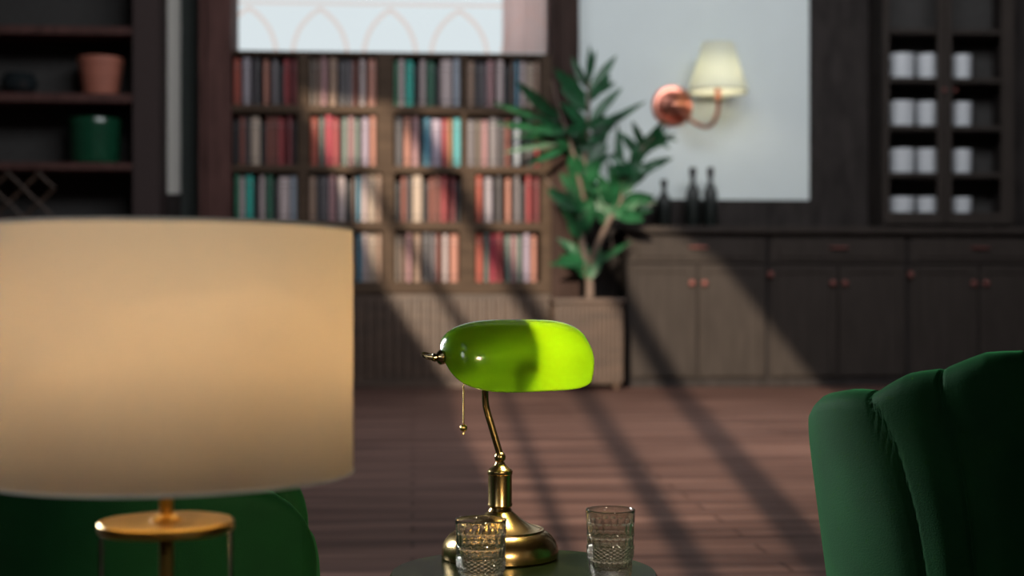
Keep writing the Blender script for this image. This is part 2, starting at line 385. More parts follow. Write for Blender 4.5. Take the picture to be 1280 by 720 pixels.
for r in range(4):
    z0 = zb(shelfrows[r+1][0]); zt = zb(shelfrows[r][1]) - z0
    for s in range(4):
        pat, a, b_ = lay[r][s]; q0, q1 = pat[0][1], pat[-1][2]
        for k, (c, u0, u1) in enumerate(pat):
            xa = X(a+1+(u0-q0)/(q1-q0)*(b_-a-2), YF+.05); xb = X(a+1+(u1-q0)/(q1-q0)*(b_-a-2), YF+.05)
            o = book_proto(c)
            if o.name not in col.objects: col.objects.link(o)
            hh = zt*random.uniform(.90,.965)
            if c == 'black': hh *= .9
            o.scale = (max(.03, (xb-xa)*.97), .34, hh); o.location = ((xa+xb)/2, YF+.035+random.uniform(0,.03), z0+.001); o.rotation_euler = (0,0,0)
            tag(o, f"{c} book, {ORD[k]} from left in {SECN[s]} section of the {ROWN[r]} bookcase row", 'book', f'books on the {ROWN[r]} row of the bookcase')

# ------------------------------------------------------------------ left display cabinet
lx0, lx1 = X(-90,YF), X(198,YF); zl = lambda py: Z(80, py, YF)
dc = empty('display_cabinet', ((lx0+lx1)/2, YF, 0), 'dark open display cabinet with shelves at the far left wall', 'cabinet')
def dcb(name, mb, mat=BLACKW): return rel(dc, mb).build(name, mat, dc, smooth=False)
dcb('side_panel', MB().box((X(165,YF),YF,0),(lx1,YW-.07,ZC-.4), .01), prin('red_brown_wood', (.042,.030,.029), .6, var=.15))
dcb('side_panel', MB().box((lx0,YF,0),(lx0+.25,YW-.07,ZC-.4), .01), WOOD)
dcb('back_panel', MB().box((lx0+.25,YW-.03,0),(X(165,YF),YW-.01,ZC-.4)), BACKP)
for (a, b_) in ((-60,-48),(32,42),(116,127),(203,212),(272,283)): dcb('shelf', MB().box((lx0+.25,YF+.02,zl(a)),(X(165,YF),YW-.1,zl(b_)), .006), REDW)
dcb('base_cabinet', MB().box((lx0+.25,YF+.02,0),(X(165,YF),YW-.1,zl(300)), .006), WOOD)
wr = MB(); zc0, zc1 = zl(272), zl(213); s_ = .30
xa = lx0+.3; xb = X(66,YF)
for i in range(-3, 9):
    for sg in (1,-1):
        p0 = Vector((xa + i*s_, YF+.06, zc0)); p1 = Vector((xa + i*s_ + sg*(zc1-zc0), YF+.06, zc1))
        t0, t1 = 0.0, 1.0
        d = p1-p0
        for lim, sgn in ((xa,1),(xb,-1)):
            for _ in (0,):
                f0 = (p0.x-lim)*sgn; f1 = (p1.x-lim)*sgn
                if f0 < 0 and f1 < 0: t1 = -1
                elif f0 < 0: t0 = max(t0, f0/(f0-f1))
                elif f1 < 0: t1 = min(t1, f0/(f0-f1))
        if t1 - t0 > .08:
            off = Vector((0,.03*(1 if sg>0 else 0),0)); wr.tube([p0+d*t0+off+Vector((0,0,.004)), p0+d*t1+off-Vector((0,0,.004))], .016, 6)
rel(dc, wr).build('wine_rack', WOOD2, dc)
def pt(px, pz, dy=.295): 
    return (X(px, YF+dy), YF+dy, zl(pz)+.001)
def sca(px): return px*14.5/F
# terracotta pot
t = empty('flower_pot', pt(126,116), 'ribbed pinkish terracotta pot on the middle shelf of the left cabinet', 'pot')
R_, r0, hh = sca(27.5), sca(21), sca(48)
pf = [(0,0),(r0,0)] + [(r0+(R_-r0)*k/12, hh*.82*k/12) for k in range(13)] + [(R_*1.03,hh*.83),(R_*1.04,hh),(R_*.93,hh),(R_*.9,hh*.9),(r0*.9,.03),(0,.03)]
MB().lathe([(max(a,1e-5),z) for a,z in pf], 48, fn=lambda r,z,a: r + (.006*sin(z/hh*2*pi*9) if r > r0*.95 and 0<z<hh*.82 else 0)).build('pot_body', TERRA, t)
MB().lathe([(1e-5,hh*.86),(R_*.9,hh*.86)], 40).build('soil', SOIL, t)
# green ceramic pot
t = empty('planter_pot', pt(119,203), 'glossy mottled green ceramic pot on the lower shelf of the left cabinet', 'pot')
R_, hh = sca(32), sca(57)
MB().lathe([(1e-5,0),(R_*.86,0),(R_*.93,.02),(R_*.96,hh*.3),(R_,hh*.85),(R_*1.02,hh*.97),(R_*.99,hh),(R_*.92,hh*.98),(R_*.88,.05),(1e-5,.04)], 56).build('pot_body', GREENC, t)
MB().lathe([(R_*.985,hh*.80),(R_*1.015,hh*.82),(R_*.995,hh*.84)], 56, cap=False).build('glaze_band', GREENC, t)
# dark glass bowl
t = empty('glass_bowl', pt(24,116), 'small dark glass bowl beside the terracotta pot on the left cabinet', 'bowl')
R_, hh = sca(23), sca(27)
MB().lathe([(1e-5,0),(R_*.5,0),(R_*.55,.02),(R_*.9,hh*.3),(R_,hh*.62),(R_*.85,hh*.9),(R_*.72,hh),(R_*.68,hh*.98),(R_*.8,hh*.86),(R_*.9,hh*.6),(R_*.5,.05),(1e-5,.04)], 48).build('bowl_body', DARKG, t)
MB().tube([(R_*.75*cos(a*2*pi/40),R_*.75*sin(a*2*pi/40),hh) for a in range(40)], .009, 8, closed=True).build('rim', DARKG, t)

# ------------------------------------------------------------------ sideboard on the right
YS = 14.35; zs = lambda py: Z(1000, py, YS)
ztop = zs(283.5); zund = zs(292)
un = [(784,960,'left'),(960,1135,'middle'),(1135,1312,'right'),(1312,1490,'')]
for (a, b_, w_) in un[:3]:
    xa, xb = X(a,YS)+.004, X(b_,YS)-.004
    u = empty('base_cabinet', ((xa+xb)/2, YS, 0), {'left':'dark wooden base cabinet below the three bottles, nearest the plant','middle':'dark wooden base cabinet in the middle of the sideboard run','right':'dark wooden base cabinet under the cupboard of white cups'}[w_], 'cabinet', 'base cabinets of the sideboard')
    rel(u, MB().box((xa,YS+.03,0),(xb,YW-.07,zund-.002), .004)).build('body', BLACKW, u, smooth=False)
    rel(u, MB().box((xa+.02,YS,zund-.30),(xb-.02,YS+.03,zund-.04), .008).box((xa+.10,YS-.012,zund-.25),(xb-.10,YS,zund-.09), .006)).build('drawer', WOOD, u, smooth=False)
    dr = [c for c in u.children if c.name.startswith('drawer')][-1]
    xc = (xa+xb)/2
    rel(u, MB().tube([(xc-.09+.0,YS-.012,zs(309.5)),(xc-.08,YS-.05,zs(309.5)),(xc+.08,YS-.05,zs(309.5)),(xc+.09,YS-.012,zs(309.5))], .012, 8)).build('drawer_pull', DULLC, dr)
    for sg in (-1,1):
        x0, x1 = (xa+.02, xc-.006) if sg < 0 else (xc+.006, xb-.02)
        d = MB().box((x0,YS,.09),(x1,YS+.03,zund-.32), .008)
        for (p,q) in (((x0+.02,.11),(x1-.02,.17)),((x0+.02,zund-.40),(x1-.02,zund-.34)),((x0+.02,.17),(x0+.09,zund-.40)),((x1-.09,.17),(x1-.02,zund-.40))):
            d.box((p[0],YS-.014,p[1]),(q[0],YS,q[1]), .004)
        dd = rel(u, d).build('door', WOOD, u, smooth=False)
        rel(u, MB().sphere((xc+sg*.065,YS-.03,zs(354)), .034, 10).tube([(xc+sg*.065,YS,zs(354)),(xc+sg*.065,YS-.03,zs(354))], .015, 8)).build('knob', DULLC, dd)
    rel(u, MB().box((xa,YS+.01,0),(xb,YS+.03,.08))).build('plinth', BLACKW, u, smooth=False)
    if w_ != 'left': rel(u, MB().sphere((xa+.02,YS-.012,zs(343)), .034, 10)).build('stud', DULLC, u)
wt = MB().box((X(778,YS),YS-.06,zund),(X(1330,YS),YW-.07,ztop), .01).build('worktop', WOOD, smooth=False)
tag(wt, 'long dark brown wooden worktop of the sideboard carrying three dark bottles', 'worktop')
# hutch
hx0, hx1 = X(1104,YS+.1), X(1268,YS+.1); YH = YS+.1
zh = lambda py: Z(1180, py, YH)
hb = empty('wall_cupboard', ((hx0+hx1)/2, YH, ztop+.001), 'tall dark glazed cupboard holding rows of white cups', 'cupboard')
def hbb(name, mb, mat=BLACKW, p=None): return rel(hb, mb).build(name, mat, p or hb, smooth=False)
zt_ = 5.6
hbb('side_panel', MB().box((hx0,YH+.03,ztop+.002),(X(1111,YH),YW-.08,zt_)))
hbb('side_panel', MB().box((X(1262,YH),YH+.03,ztop+.002),(hx1,YW-.08,zt_)))
hbb('back_panel', MB().box((X(1111,YH),YW-.1,ztop+.002),(X(1262,YH),YW-.08,zt_)), BACKP)
hbb('top_panel', MB().box((hx0-.04,YH,zt_),(hx1+.04,YW-.08,zt_+.1), .01))
SH = [(35,41),(96,102),(156,162),(215,221),(265,276)]
for (a, b_) in SH: hbb('shelf', MB().box((X(1111,YH),YH+.05,zh(a)),(X(1262,YH),YW-.1,zh(b_))), WOOD)
for (a, b_, kx) in ((1104,1181,1184.5-5),(1182.5,1268,1193)):
    x0, x1 = X(a,YH), X(b_,YH); fl = X(1112,YH)-X(1104,YH)
    lw = fl if a == 1104 else X(1190,YH)-x0; rw_ = x1-X(1172,YH) if a == 1104 else x1-X(1252,YH)
    d = MB().box((x0,YH,zh(280)),(x0+lw,YH+.03,zt_), .004).box((x1-rw_,YH,zh(280)),(x1,YH+.03,zt_), .004).box((x0+lw,YH,zh(280)),(x1-rw_,YH+.03,zh(266))).box((x0+lw,YH,zt_-.12),(x1-rw_,YH+.03,zt_))
    dd = hbb('door', d, WOOD)
    hbb('door_pane', MB().box((x0+lw,YH+.012,zh(266)),(x1-rw_,YH+.018,zt_-.12)), PANE, dd)
    rel(hb, MB().sphere((X(kx,YH),YH-.025,zh(113)), .022, 8).tube([(X(kx,YH),YH-.02,zh(113)),(X(kx,YH),YH,zh(113))], .008, 6)).build('knob', DULLC, dd)
# cups
cp = None; rown = ['top','second','third','bottom']; cn = ['left','middle','right']
cupx = [(1111,1142.5),(1145.5,1172),(1190,1214)]
for r, (yt, yb) in enumerate(((69,96),(128,156),(187,215),(247,265))):
    for k, (a, b_) in enumerate(cupx):
        Yc = YH+.26; xc_ = (X(a,Yc)+X(b_,Yc))/2; rad = (X(b_,Yc)-X(a,Yc))/2; h_ = Z(1160,yt,Yc)-zh(yb)
        if cp is None:
            cp = MB().lathe([(1e-5,0),(.88,0),(.93,.03),(.96,.35),(1,1),(.95,1),(.91,.35),(.86,.08),(1e-5,.06)], 40).build('cup', CUPW); o = cp
        else: o = cp.copy(); col.objects.link(o)
        o.location = (xc_, Yc, zh(yb)+.001); o.scale = (rad, min(rad,.13), h_)
        tag(o, f"white cup at the {cn[k]} of the {rown[r]} row in the glazed cupboard", 'cup', 'white cups in the glazed cupboard')
# bottles
bt = None
for (px, top, bl) in ((830,225,'shorter dark wine bottle standing left of the other two on the sideboard'),(866,210,'tall dark wine bottle, middle one of three on the sideboard'),(888,210,'tall dark wine bottle, rightmost of three on the sideboard')):
    Yb = 14.72; h_ = Z(px,top,Yb)-ztop; R_ = 8.8*14.7/F
    pf = [(1e-5,0),(R_*.9,0),(R_,.02),(R_,h_*.56),(R_*.9,h_*.62),(R_*.5,h_*.71),(R_*.36,h_*.76),(R_*.34,h_*.93),(R_*.44,h_*.935),(R_*.44,h_),(1e-5,h_)]
    o = empty('wine_bottle', (X(px,Yb),Yb,ztop+.001), bl, 'bottle', 'dark bottles on the sideboard')
    MB().lathe(pf, 32).build('bottle_body', BOTTLE, o)
    MB().lathe([(R_*.46,h_*.86),(R_*.47,h_*.93),(R_*.48,h_+.002),(1e-5,h_+.003)], 24, cap=False).build('foil_cap', BLACKW, o)

# ------------------------------------------------------------------ wall sconce
Ys = YW
sx, sz = X(841,Ys-.05), Z(841,132,Ys-.05)
sn = empty('wall_sconce', (sx, Ys-.001, sz), 'copper wall sconce with cream shade on the pale wall panel', 'wall lamp')
RX = Matrix.Rotation(pi/2, 3, 'X')
s1 = 15/F
MB().lathe([(1e-5,0),(25*s1,0),(26*s1,.02),(24*s1,.045),(19*s1,.05),(18*s1,.04),(16*s1,.07),(10*s1,.09),(8*s1,.13),(4*s1,.15),(1e-5,.16)], 48, M=RX).build('wall_plate', COPPER, sn)
ax = 48*s1; ye = -.42
pts = [Vector((0,-.13,0)),Vector((12*s1,-.2,-14*s1)),Vector((24*s1,-.28,-26*s1)),Vector((36*s1,-.36,-31*s1)),Vector((44*s1,-.41,-24*s1)),Vector((48*s1,ye,-10*s1)),Vector((48*s1,ye,10*s1))]
def smoothpts(pts, n=6):
    out = []; m = len(pts)
    for i in range(m-1):
        p0 = pts[max(i-1,0)]; p1 = pts[i]; p2 = pts[i+1]; p3 = pts[min(i+2,m-1)]
        for k in range(n):
            t = k/n; out.append(.5*((2*p1)+(p2-p0)*t+(2*p0-5*p1+4*p2-p3)*t*t+(3*p1-p0-3*p2+p3)*t**3))
    return out + [pts[-1]]
MB().tube(smoothpts(pts), .022, 12).build('arm', COPPER, sn)
MB().lathe([(1e-5,2*s1),(5*s1,2*s1),(4*s1,6*s1),(3.5*s1,16*s1),(1e-5,16*s1)], 24, c=(ax,ye,0)).build('socket', COPPER, sn)
sh = MB().lathe([(36*s1,11*s1),(35*s1,14*s1),(18.5*s1,71*s1)], 56, c=(ax,ye,0), cap=False).build('lamp_shade', SCSHADE, sn, solid=.008)
MB().tube([(ax+36*s1*cos(a*pi/28), ye+36*s1*sin(a*pi/28), 11*s1) for a in range(56)], .008, 6, closed=True).build('shade_trim', prin('green_piping',(.35,.36,.25),.7), sh)
sb_ = newmat('sconce_bulb_glass'); sb_[2].inputs['Emission Color'].default_value = (1,.9,.7,1); sb_[2].inputs['Emission Strength'].default_value = 20
MB().sphere((ax,ye,28*s1), 9*s1, 12, (1,1,1.3)).build('bulb', sb_[0], sn)

# ------------------------------------------------------------------ potted plant
YP = 14.05
px0, px1 = X(692,YP-.15), X(778,YP-.15)
pc = Vector(((px0+px1)/2, YP, 0)); zp = Z(735,373,YP-.15)
pl = empty('potted_plant', pc, 'tall leafy green plant in a ribbed dark wooden planter beside the bookcase', 'plant')
pw = (px1-px0)/2; pd = .22
pb = MB().box((-pw+.02,-pd+.02,.06),(pw-.02,pd-.02,zp-.05))
for i in range(15):
    u = -pw+.02+(2*pw-.04)*(i+.5)/15
    for yy in (-pd+.01, pd-.01): pb.box((u-.018,yy-.012,.08),(u+.018,yy+.012,zp-.05), .004)
for i in range(7):
    u = -pd+.02+(2*pd-.04)*(i+.5)/7
    for xx in (-pw+.01, pw-.01): pb.box((xx-.012,u-.02,.08),(xx+.012,u+.02,zp-.05), .004)
pb.box((-pw-.02,-pd-.02,zp-.05),(pw+.02,pd+.02,zp), .01)
pb.build('planter', WOOD2, pl, smooth=False)
for sx_ in (-1,1):
    for sy_ in (-1,1): MB().lathe([(1e-5,0),(.025,0),(.04,.08),(1e-5,.08)], 12, c=(sx_*(pw-.06),sy_*(pd-.06),0)).build('foot', WOOD2, pl)
MB().box((-pw+.04,-pd+.04,zp-.02),(pw-.04,pd-.04,zp+.006)).build('soil', SOIL, pl, smooth=False)
def pp(px, py, dy=0): 
    return wp(px, py, YP+dy) - pc
tr = MB()
base = pp(737,372)
def trunk(seq, r0, r1):
    pts = smoothpts([pp(*q) for q in seq], 5); n = len(pts)
    tr.tube(pts, [r0+(r1-r0)*i/(n-1) for i in range(n)], 8)
trunk([(737,374),(737,352),(733,330),(727,300),(724,265),(728,225),(733,180),(736,120),(735,75)], .045, .014)
trunk([(735,336,0),(745,310,-.1),(760,278,-.15),(775,252,-.15),(783,225,-.18),(800,190,-.2),(822,165,-.2)], .035, .010)
trunk([(730,250,0),(722,215,-.1),(712,175,-.1),(700,140,-.1),(690,100,-.1)], .028, .008)
trunk([(727,300,0),(712,270,.05),(695,240,.05),(680,222,.05)], .02, .006)
tr.build('trunk', TRUNK, pl)
lf = MB()
def leaf(b, tip, w, droop=.04):
    b = Vector(b); tip = Vector(tip); d = tip-b; L_ = d.length; dn = d.normalized()
    side = dn.cross(Vector((random.uniform(-.5,.5), -1, random.uniform(-.5,.5)))).normalized(); up = side.cross(dn).normalized()
    N = 8; P = []; fs = []
    for i in range(N+1):
        t = i/N; ww = w*(sin(pi*min(1,t**.8))**.85)*(1 if t<1 else 0) + .002
        c = b + d*t + Vector((0,0,-droop*L_*4*t*t*.4)) + Vector((0,0,droop*L_*1.2*t))
        P += [c - side*ww + up*ww*.25, c - up*.0, c + side*ww + up*ww*.25]
    for i in range(N):
        for k in (0,1): fs.append((i*3+k, i*3+k+1, (i+1)*3+k+1, (i+1)*3+k))
    lf.add(P, fs)
S = 14.1/F
LV = [  # base, tip, width px
 (735,110,737,55,5),(737,115,771,68,6),(734,112,714,70,5),(736,128,762,92,6),(733,130,692,84,9),(735,140,700,108,7),(738,150,778,108,6),(736,100,745,62,4),
 (735,160,700,128,8),(738,165,790,135,5),(737,170,808,125,5),(733,175,700,160,6),(736,180,772,150,8),(734,190,716,150,7),(738,200,760,160,7),
 (698,150,644,100,8),(700,158,615,127,4),(700,165,618,153,5),(702,170,640,170,4),(705,178,628,190,4),(708,185,660,205,4),(700,150,668,128,7),(712,180,690,150,7),
 (727,230,745,180,9),(726,235,712,190,9),(727,240,752,205,9),(728,225,735,170,9),(726,250,700,215,7),(728,260,755,225,9),(729,215,760,180,8),
 (724,262,683,237,9),(722,268,688,232,6),(724,280,700,258,6),(726,300,708,270,7),(731,325,696,297,6),(732,335,700,318,8),(733,342,712,300,7),(735,345,728,300,9),(736,350,750,305,9),(733,348,720,322,7),(737,335,790,300,4),
 (728,290,742,250,9),(726,295,738,268,8),
 (772,258,760,200,7),(776,250,772,152,6),(775,250,792,196,7),(782,232,800,185,8),(790,215,812,165,7),(795,200,836,158,6),(802,190,845,166,5),(808,180,832,150,5),
 (790,218,838,196,6),(786,226,842,196,4),(783,235,816,206,6),(778,245,800,208,7),(772,262,745,215,8),(768,268,748,232,8),
 (776,255,818,245,10),(772,262,815,262,9),(770,266,805,275,8),(766,272,800,250,8),(764,276,745,250,8),(760,282,742,262,7),(775,252,822,252,7),
 (800,195,775,165,6),(805,186,790,150,5),(788,222,765,190,8),(815,172,838,186,4),(818,170,848,176,3)]
for (a,b1,c,d,w_) in LV:
    dy0 = random.uniform(-.05,.05) + (-.15 if a > 755 else 0); dy1 = dy0 + random.uniform(-.22,.15)
    leaf(pp(a,b1,dy0), pp(c,d,dy1), w_*S*1.0)
for _ in range(34):   # filler leaves around the stems
    sx_, sy_, dd_ = random.choice([(735,120,0),(735,160,0),(729,215,0),(727,245,0),(727,190,0),(772,255,-.15),(790,215,-.2),(705,165,-.1),(731,330,0),(724,270,0)])
    an = random.uniform(-.2,1.2)*pi; ln = random.uniform(24,46)
    dy0 = dd_+random.uniform(-.05,.05)
    leaf(pp(sx_,sy_,dy0), pp(sx_+cos(an)*ln, sy_-abs(sin(an))*ln*.9, dy0+random.uniform(-.25,.25)), random.uniform(4,8)*S)
lf.build('foliage', LEAF, pl)

# ------------------------------------------------------------------ foreground: side tables
TZ = .3955
def table(loc, label):
    t = empty('side_table', loc, label, 'table')
    MB().lathe([(1e-5,TZ-.022),(.218,TZ-.022),(.222,TZ-.018),(.2245,TZ-.012),(.2245,TZ-.006),(.221,TZ),(1e-5,TZ)], 96).build('table_top', MARBLE, t)
    MB().lathe([(.2,TZ-.030),(.213,TZ-.030),(.213,TZ-.0225),(.2,TZ-.0225)], 80).build('rim_support', prin('black_metal',(.01,.01,.01),.4,1), t)
    MB().lathe([(1e-5,.012),(.02,.012),(.018,.05),(.016,TZ-.05),(.03,TZ-.031),(1e-5,TZ-.031)], 32).build('pedestal', BRASS, t)
    MB().lathe([(1e-5,0),(.14,0),(.14,.008),(.13,.012),(1e-5,.013)], 64).build('base', BRASS, t)
    return t
tl = dp(654.5, HOR, 2.388); tl.z = 0
table(tl, 'round green marble table carrying the green lamp and two tumblers')
dl = dp(208, HOR, 1.5); dl.z = 0

# ------------------------------------------------------------------ banker lamp
BD = 2.52
bl_ = dp(625, HOR, BD); bl_.z = TZ+.0005
bk = empty('desk_lamp', bl_, 'brass banker desk lamp with glowing green glass shade on marble table', 'lamp', rz=-YAW)
pf = [(1e-5,0),(.1015,0),(.1035,.003),(.1038,.010),(.1025,.020),(.0985,.030),(.0915,.039),(.083,.0455),(.0790,.0475),(.0775,.0512),(.0745,.0520),(.0715,.0512),(.064,.0535),(.054,.058),(.044,.0640),(.034,.0715),(.0265,.078),(.0215,.0825),(1e-5,.083)]
MB().lathe(pf, 96).build('base', ABRASS, bk, ang=25)
pf = [(1e-5,.081),(.0200,.081),(.0215,.0835),(.0200,.0860),(.0185,.0885),(.0205,.0905),(.0222,.0925),(.0218,.0955),(.0212,.097),(.0212,.1465),(.0222,.148),(.0226,.151),(.0222,.1535),(.0205,.156),(.0170,.1585),(.0125,.162),(.0095,.1655),(.0082,.169),(1e-5,.169)]
MB().lathe(pf, 64).build('column', ABRASS, bk, ang=25)
MB().sphere((0,0,.1775), .0102, 16).build('ball_joint', ABRASS, bk)
a_ = radians(33)
U = Vector((cos(a_), sin(a_), 0)); Nf = Vector((sin(a_), -cos(a_), 0))
SC = Vector((.0255, 0.0, .3575))
ax_pt = lambda t: SC + U*t
att = ax_pt(-.06)
ar = smoothpts([Vector((0,0,.182)), Vector((-.008,0,.209)), Vector((-.016,0,.236)), Vector((-.0225,0,.258)), Vector((-.0255,-.001,.272)), Vector((-.0265,-.003,.289)), Vector((-.027,-.008,.31)), Vector((att.x,att.y,.338)), Vector((att.x,att.y,.353))], 8)
MB().tube(ar, .0062, 16).build('arm', ABRASS, bk)
hl = .147; pe = 3.2
def RR(x): return max(0, 1-abs(x/hl)**pe)**(1/pe)
def rho(th): return interp0(math.degrees(th), [(-47,.0840),(-38,.0800),(-25,.0760),(-10,.0730),(10,.0700),(30,.0680),(50,.0668),(77,.0655),(100,.0640),(120,.0620)])
def interp0(x, pts):
    if x <= pts[0][0]: return pts[0][1]
    for i in range(len(pts)-1):
        if x <= pts[i+1][0]:
            t = (x-pts[i][0])/(pts[i+1][0]-pts[i][0]); return pts[i][1]+(pts[i+1][1]-pts[i][1])*t
    return pts[-1][1]
t0_, t1_ = radians(-47), radians(120)
def sf(u, v):
    s = -cos(pi*u)                       # dense at the ends
    x = hl*math.copysign(abs(s)**.8, s)*.9995 if abs(s) > 1e-9 else 0
    th = t0_ + (t1_-t0_)*v; pp_ = pe + 1.6*max(0, min(1, (radians(30)-th)/radians(80)))*max(0, min(1, x/hl+.3)); r = max(0, 1-abs(x/hl)**pp_)**(1/pp_)*rho(th)
    # straight skirt toward the lower front edge
    k = 1.0
    p = SC + U*x + Nf*(r*cos(th)*1.02*k) + Vector((0,0,r*sin(th)*1.0))
    return tuple(p)
gs = MB().grid(sf, 90, 48).build('lamp_shade', GSHADE, bk, ang=80)
sm = gs.modifiers.new('solid','SOLIDIFY'); sm.thickness = .0035; sm.offset = -1
MB().tube([ax_pt(-hl-.004), ax_pt(-.04)], .0035, 10).build('shade_bar', SOCKM, bk)
Mx = Matrix((U, -Nf, Vector((0,0,1)))).transposed()
def axl(prof, c, n=32):   # lathe around the shade axis
    mb = MB(); R3 = Matrix(((0,0,1),(1,0,0),(0,1,0)))
    M_ = Mx @ R3
    return mb.lathe(prof, n, c, M=M_)
axl([(1e-5,-.060),(.013,-.060),(.015,-.05),(.015,-.01),(.020,-.006),(.0585,.004),(.0595,.007),(.059,.009),(.014,.006),(.012,.012),(1e-5,.012)], SC+Vector((0,0,-.002))).build('socket', SOCKM, bk)  # wide flange added to keep bulb light off the left half of the shade
def bulbmat(n, c, e):
    m, nt, b = newmat(n); b.inputs['Emission Color'].default_value = (*c, 1); b.inputs['Emission Strength'].default_value = e; return m
BULB = newmat('bulb_glass'); BULB[2].inputs['Emission Color'].default_value = (1,.80,.46,1); BULB[2].inputs['Emission Strength'].default_value = 300
axl([(1e-5,.012),(.008,.014),(.013,.03),(.0145,.05),(.013,.07),(.008,.082),(1e-5,.086)], SC+Vector((0,0,-.002))).build('bulb', BULB[0], bk)
# end finials
fn = axl([(1e-5,.004),(.0115,.003),(.0125,-.001),(.0125,-.005),(.0095,-.009),(.006,-.012),(.0075,-.016),(.006,-.020),(1e-5,-.022)], ax_pt(-hl)).build('finial', DBRASS, bk)
c = ax_pt(-hl-.016); lp = []
for k in range(28):
    q = 2*pi*k/28; lp.append(c + Vector((-1,0,.0))*(.011*(1-cos(q))) + Vector((.2,-1,-.42)).normalized()*(.0115*sin(q)) + Vector((0,0,.005*(1-cos(q))/2)))
MB().tube(lp, .0018, 8, closed=True).build('finial_loop', DBRASS, fn)
MB().tube([c, c+Vector((-.012,0,.002)), c+Vector((-.021,0,.004))], [.0055,.0032,.0016], 10).build('finial_spike', DBRASS, fn)
axl([(1e-5,-.004),(.0115,-.003),(.0125,.001),(.0115,.006),(.0065,.009),(.008,.013),(.005,.018),(1e-5,.019)], ax_pt(hl)).build('finial', DBRASS, bk)
ch = MB(); cx_ = -.0625; cy_ = ax_pt(-.1).y-.004
for k in range(26): ch.sphere((cx_,cy_,.330-.0036*k), .00165, 6)
chn = ch.build('pull_chain', CHAINM, bk)
MB().sphere((cx_,cy_,.2345), .0066, 12).lathe([(1e-5,.2265),(.0018,.2265),(.0022,.2235),(1e-5,.2225)], 12, c=(cx_,cy_,0)).build('chain_ball', CHAINM, chn)
MB().tube([ax_pt(-.055)+Vector((0,0,-.008)), Vector((cx_+.012,cy_+.01,.335)), Vector((cx_,cy_,.331))], .0022, 8).build('chain_arm', SOCKM, bk)

# ------------------------------------------------------------------ cut glass tumblers
def rad(r, z, a):
    t = .111 - z                              # depth below the rim
    if r < .5e-3 or z < .0005: return r
    d = 0
    if .019 < t < .040:
        e = sin(pi*(t-.019)/.021); d = -.0026*e**.5*abs(cos(a*9))**.6 + .0004
    elif .040 <= t < .043: d = .0009
    elif .043 <= t < .057:
        e = sin(pi*(t-.043)/.014); d = -.0024*e**.6*abs(sin(a*10))**.7 + .0005
    elif .057 <= t < .060: d = .0010
    elif .060 <= t < .078: d = .0019*(abs(sin(a*11+t*520))+abs(sin(a*11-t*520))) - .0016
    elif .078 <= t < .081: d = .0009
    elif .081 <= t < .092:
        e = sin(pi*(t-.081)/.011); d = -.0021*e*abs(cos(a*12))
    elif .092 <= t < .095: d = .0009
    elif .095 <= t < .108: d = .0012*(abs(sin(a*11+t*520))+abs(sin(a*11-t*520))) - .0016
    return r + d
op = [(1e-5,0),(.031,0)] + [(.0335+(.0408-.0335)*(k/150)**.7, .0015+.1085*k/150) for k in range(151)] + [(.0404,.1112),(.0393,.1113),(.0386,.1105)]
ip = [(.0386-(.0386-.031)*(k/14)**1.2, .1105-.0935*k/14) for k in range(1,15)] + [(.027,.0145),(1e-5,.0138)]
gm = MB()
def rad2(r, z, a): return r
gm.lathe(op, 192, fn=rad, cap=False); n0 = len(op)-1
gm2 = MB().lathe(op+ip, 192, cap=False, fn=lambda r,z,a: rad(r,z,a))
# only the outer wall is cut: rebuild with an index-aware profile
gm3 = MB(); prof = op+ip; nn = 264; P = []; fs = []
for k, (r, z) in enumerate(prof):
    for j in range(nn):
        a = 2*pi*j/nn; rr = rad(r, z, a) if 1 < k < len(op)-2 else r
        P.append((rr*cos(a), rr*sin(a), z))
for k in range(len(prof)-1):
    for j in range(nn): fs.append((k*nn+j, k*nn+(j+1)%nn, (k+1)*nn+(j+1)%nn, (k+1)*nn+j))
gm3.add(P, fs)
g1 = dp(601, HOR, 2.236); g1.z = TZ+.0005
g2 = dp(763, HOR, 2.343); g2.z = TZ+.0005
G1 = gm3.build('tumbler', CRYSTAL, loc=g1, ang=60)
tag(G1, 'cut glass tumbler standing in front of the brass lamp base', 'glass', 'cut glass tumblers on the marble table')
G2 = G1.copy(); col.objects.link(G2); G2.location = g2; G2.rotation_euler.z = .6
tag(G2, 'cut glass tumbler standing alone at the right of the marble table', 'glass', 'cut glass tumblers on the marble table')

# ------------------------------------------------------------------ drum lamp in the foreground
t2 = table(dl, 'round marble table under the large drum shade lamp')
dr = empty('table_lamp', (dl.x, dl.y, TZ+.0005), 'large cream drum shade lamp on a glass cylinder body at left', 'lamp', rz=-YAW)
zz = lambda w: w - TZ - .0005
MB().lathe([(1e-5,0),(.082,0),(.082,.014),(.078,.018),(1e-5,.018)], 64).build('base', GOLD, dr)
MB().lathe([(.0665,.018),(.0690,.018),(.0690,zz(.606)),(.0665,zz(.606)),(.0665,.018)], 72, cap=False).build('glass_body', JAR, dr)
MB().lathe([(1e-5,zz(.606)),(.0690,zz(.606)),(.0705,zz(.608)),(.0705,zz(.615)),(.069,zz(.617)),(1e-5,zz(.617))], 72).build('cap', GOLD, dr)
MB().lathe([(1e-5,.018),(.0075,.018),(.0075,zz(.606)),(1e-5,zz(.606))], 24, cap=False).build('inner_stem', GOLD, dr)
MB().lathe([(1e-5,zz(.617)),(.016,zz(.617)),(.016,zz(.620)),(.0075,zz(.624)),(.0075,zz(.70)),(.014,zz(.704)),(.014,zz(.755)),(1e-5,zz(.755))], 32).build('stem', GOLD, dr)
